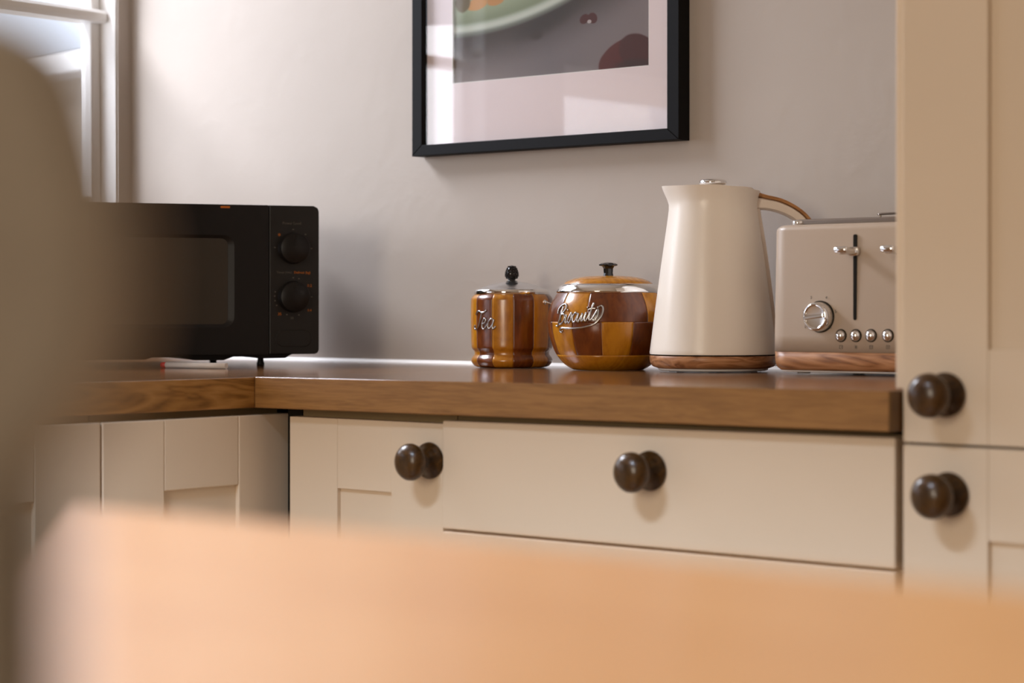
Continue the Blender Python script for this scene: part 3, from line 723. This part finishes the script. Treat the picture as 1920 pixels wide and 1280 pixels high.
bm = B(); rr_loft(bm, [(.0020, .009, .022), (.0028, .0072, .023), (zw0-.0003, .0066, .023)])
for fx_, fy_ in ((.035, .03), (TW-.035, .03), (.035, TD-.03), (TW-.035, TD-.03)): lathe(bm, [(0, 0), (.008, 0), (.008, .0023), (0, .0023)], 16, mat=Matrix.Translation((fx_, fy_, 0)))
obj('base_tray', bm, M_baseW, toa)
# top plate with its bright rounded left end and two raised racks
bm = B()
t = B(); prism(t, rrect(.024, .022, TW-.024, TD-.018, .012), ztop-.001, ztop+.0070, 'Z', .0022, 2); merge(bm, t)
tp_ = obj('top_plate', bm, M_brush, toa)
for y0 in (.036, .105):
    bm = B(); prism(bm, rrect(.042, y0, TW-.042, y0+.042, .006), ztop+.0069, ztop+.0074, 'Z'); obj('slot', bm, M_dark, tp_)
bm = B(); lathe(bm, [(0, 0), (.0078, 0), (.0078, .004), (.006, .0062), (0, .007)], 24, mat=Matrix.Translation((.031, .024, ztop))); obj('end_cap', bm, M_chrome, tp_)
bm = B(); tube(bm, smooth_path([(.100, .10, ztop+.004), (.101, .10, ztop+.012), (.106, .10, ztop+.0145), (.2, .10, ztop+.0145), (.228, .10, ztop+.012), (.229, .10, ztop+.004)], 5), .0015, 8); obj('warming_rail', bm, M_brush, toa)
# lever slots, levers
for du in (0, 93):
    x, za = tl(1603, 439); _, zb_ = tl(1603, 600); x += (0 if du == 0 else .0625)
    bm = B(); prism(bm, rrect(x-.0022, zb_, x+.0022, za, .0021), -.0003, .004, 'Y'); obj('lever_slot', bm, M_dark, tb)
    zl = tl(1603, 471)[1]
    bm = B(); m = Matrix.Translation((x, 0, zl))
    b2 = B(); prism(b2, rrect(-.0055, -.0042, .0055, .0042, .003, 4), -.030, -.0003, 'Y', .001, 2, smooth=True); merge(bm, b2, m)
    b2 = B(); prism(b2, rrect(-.0072, -.0055, .0072, .0055, .004, 4), -.006, -.0002, 'Y', .0015, 2, smooth=True); merge(bm, b2, m)
    b2 = B(); lathe(b2, [(0, -.0085), (.003, -.0085), (.0042, -.007), (.0042, .007), (.003, .0085), (0, .0085)], 18, mat=Matrix.Rotation(R(90), 4, 'Y')); merge(bm, b2, Matrix.Translation((x, -.031, zl+.0012)))
    obj('lever', bm, M_chrome, tb)
# dial
x, z = tl(1538.5, 593.5); bm = B(); m = Matrix.Translation((x, 0, z)) @ Matrix.Rotation(R(90), 4, 'X')
lathe(bm, [(0, -.001), (.0190, -.001), (.0192, .0010), (.0182, .0016)], 48, mat=m); obj('dial_gasket', bm, M_dark, tb)
bm = B(); lathe(bm, [(.0, .001), (.0178, .001), (.0178, .0030), (.0170, .0125), (.0150, .0140), (.0142, .0140), (.0138, .0130), (.0125, .0128), (0, .0135)], 56, mat=m)
b2 = B(); prism(b2, [(-.0135, -.0022), (.0135, -.0022), (.0135, .0022), (-.0135, .0022)], -.0165, -.0125, 'Y', .0010, 2); merge(bm, b2, Matrix.Translation((x, 0, z)) @ Matrix.Rotation(R(-8), 4, 'Y'))
obj('dial', bm, M_chrome, tb)
bm = B()
for s, u, v in (('3', 1521, 558), ('4', 1549.5, 558), ('5', 1567, 584), ('6', 1557.5, 613.5), ('2', 1507, 584), ('1', 1510, 613)):
    a, c = tl(u, v); merge(bm, text_bm(s, .0052), Matrix.Translation((a, -.0003, c)))
obj('dial_numerals', bm, M_grey_ink, tb)
# push buttons and the small marks below them
for i, u in enumerate((1577, 1605, 1633.5, 1665)):
    a, c = tl(u, 629)
    bm = B(); m = Matrix.Translation((a, 0, c)) @ Matrix.Rotation(R(90), 4, 'X')
    lathe(bm, [(0, -.001), (.0078, -.001), (.0078, .0006), (.0068, .0010)], 32, mat=m, mi=1)
    lathe(bm, [(.0, .0008), (.0066, .0008), (.0064, .0022), (.0054, .0042), (.0036, .0056), (.0016, .0062), (0, .0063)], 32, mat=m)
    bt = obj('push_button', bm, [M_chrome, M_dark], tb)
    bm = B(); a, c = tl(u, 650.5); w_ = .0022; l_ = .0004
    for p0, p1 in (((-w_, -w_), (w_, -w_+l_)), ((-w_, w_-l_), (w_, w_)), ((-w_, -w_), (-w_+l_, w_)), ((w_-l_, -w_), (w_, w_))): 
        if i != 1: bx(bm, (a+p0[0], -.0004, c+p0[1]), (a+p1[0], .0003, c+p1[1]))
    if i == 0: bx(bm, (a-.0002, -.0004, c-.0002), (a+.0012, .0003, c+.0002))
    if i == 1:
        for k_ in range(6):
            an = R(60*k_); b2 = B(); bx(b2, (0, -.0004, -.0002), (.0026, .0003, .0002)); merge(bm, b2, Matrix.Translation((a, 0, c)) @ Matrix.Rotation(an, 4, 'Y'))
    if i == 2: bx(bm, (a-.0012, -.0004, c-.0010), (a+.0012, .0003, c-.0006)); bx(bm, (a-.0012, -.0004, c+.0006), (a+.0012, .0003, c+.0010))
    if i == 3: bx(bm, (a-.0003, -.0004, c-.0013), (a+.0003, .0003, c+.0013))
    obj('button_symbol', bm, M_grey_ink, tb)

# ------------------------------------------------------------ foreground table and chair
tab = thing('table', 'long orange pine table filling the blurred foreground', 'table', (0, 0, 0))
TZ = WT
bm = B(); prism(bm, [(1.768, -1.784), (3.3, -1.738), (3.3, -2.52), (2.45, -2.19), (2.11, -2.084)], TZ-.035, TZ, 'Z', .004, 2); obj('tabletop', bm, M_table, tab)
bm = B(); prism(bm, [(1.90, -1.84), (3.22, -1.80), (3.22, -2.42), (2.46, -2.13), (2.16, -2.03)], TZ-.11, TZ-.0352, 'Z'); obj('apron', bm, M_table, tab)
for x, y in ((1.97, -1.885), (3.17, -1.85), (3.17, -2.36), (2.20, -2.00)): box_obj('leg', (x-.03, y-.03, 0), (x+.03, y+.03, TZ-.035), M_table, tab, .004)
ya = R(40.382); fwd = Vector((-math.sin(ya), math.cos(ya), 0)); rgt = Vector((math.cos(ya), math.sin(ya), 0)); cl = Vector((2.5025, -2.3541, 0))
CZ = .27
cp = cl + fwd*CZ - rgt*.30
ch = thing('chair', 'brown wooden chair with a rounded back, blurred at the left edge', 'chair', (cp.x, cp.y, 0), R(40.382))    # local +X right in the picture, local +Y away from the camera
def cz_(v): return WT + .0848 + (576.7-v)/3941.4*CZ
def cx_(u): return (u-960)/3941.4*CZ + .30
bm = B()
# crest rail: rounded end towards the picture
top = [(cx_(-60), cz_(-36)), (cx_(10), cz_(-18)), (cx_(80), cz_(12)), (cx_(150), cz_(72)), (cx_(205), cz_(190)), (cx_(246), cz_(365)), (cx_(262), cz_(520)), (cx_(244), cz_(650)), (cx_(200), cz_(760)), (cx_(140), cz_(860)), (cx_(60), cz_(930)), (cx_(-40), cz_(975))]
tp2 = [(p.x, p.y) for p in smooth_path([(a, b, 0) for a, b in top], 3)]
wid = cx_(-40)
poly = tp2 + [(-.12, cz_(985)), (-.2, cz_(985)), (-.2, cz_(-36)), (-.12, cz_(-42))]
prism(bm, poly, -.009, .009, 'Y', .004, 3); obj('crest_rail', bm, M_chair, ch)
PX_ = (-.135, .2315)
for x in PX_:
    bm = B(); tube(bm, [(x, .0, .0), (x, .0, .45), (x, .0, cz_(900))], .011, 14); obj('back_leg', bm, M_chair, ch)
for x in PX_:
    bm = B(); tube(bm, [(x, -.36, 0), (x, -.35, .452)], lambda t: .011+.003*t, 12); obj('front_leg', bm, M_chair, ch)
bm = B(); prism(bm, rrect(-.15, -.38, .24, -.0115, .03), .452, .482, 'Z', .006, 2); obj('seat', bm, M_chair, ch)
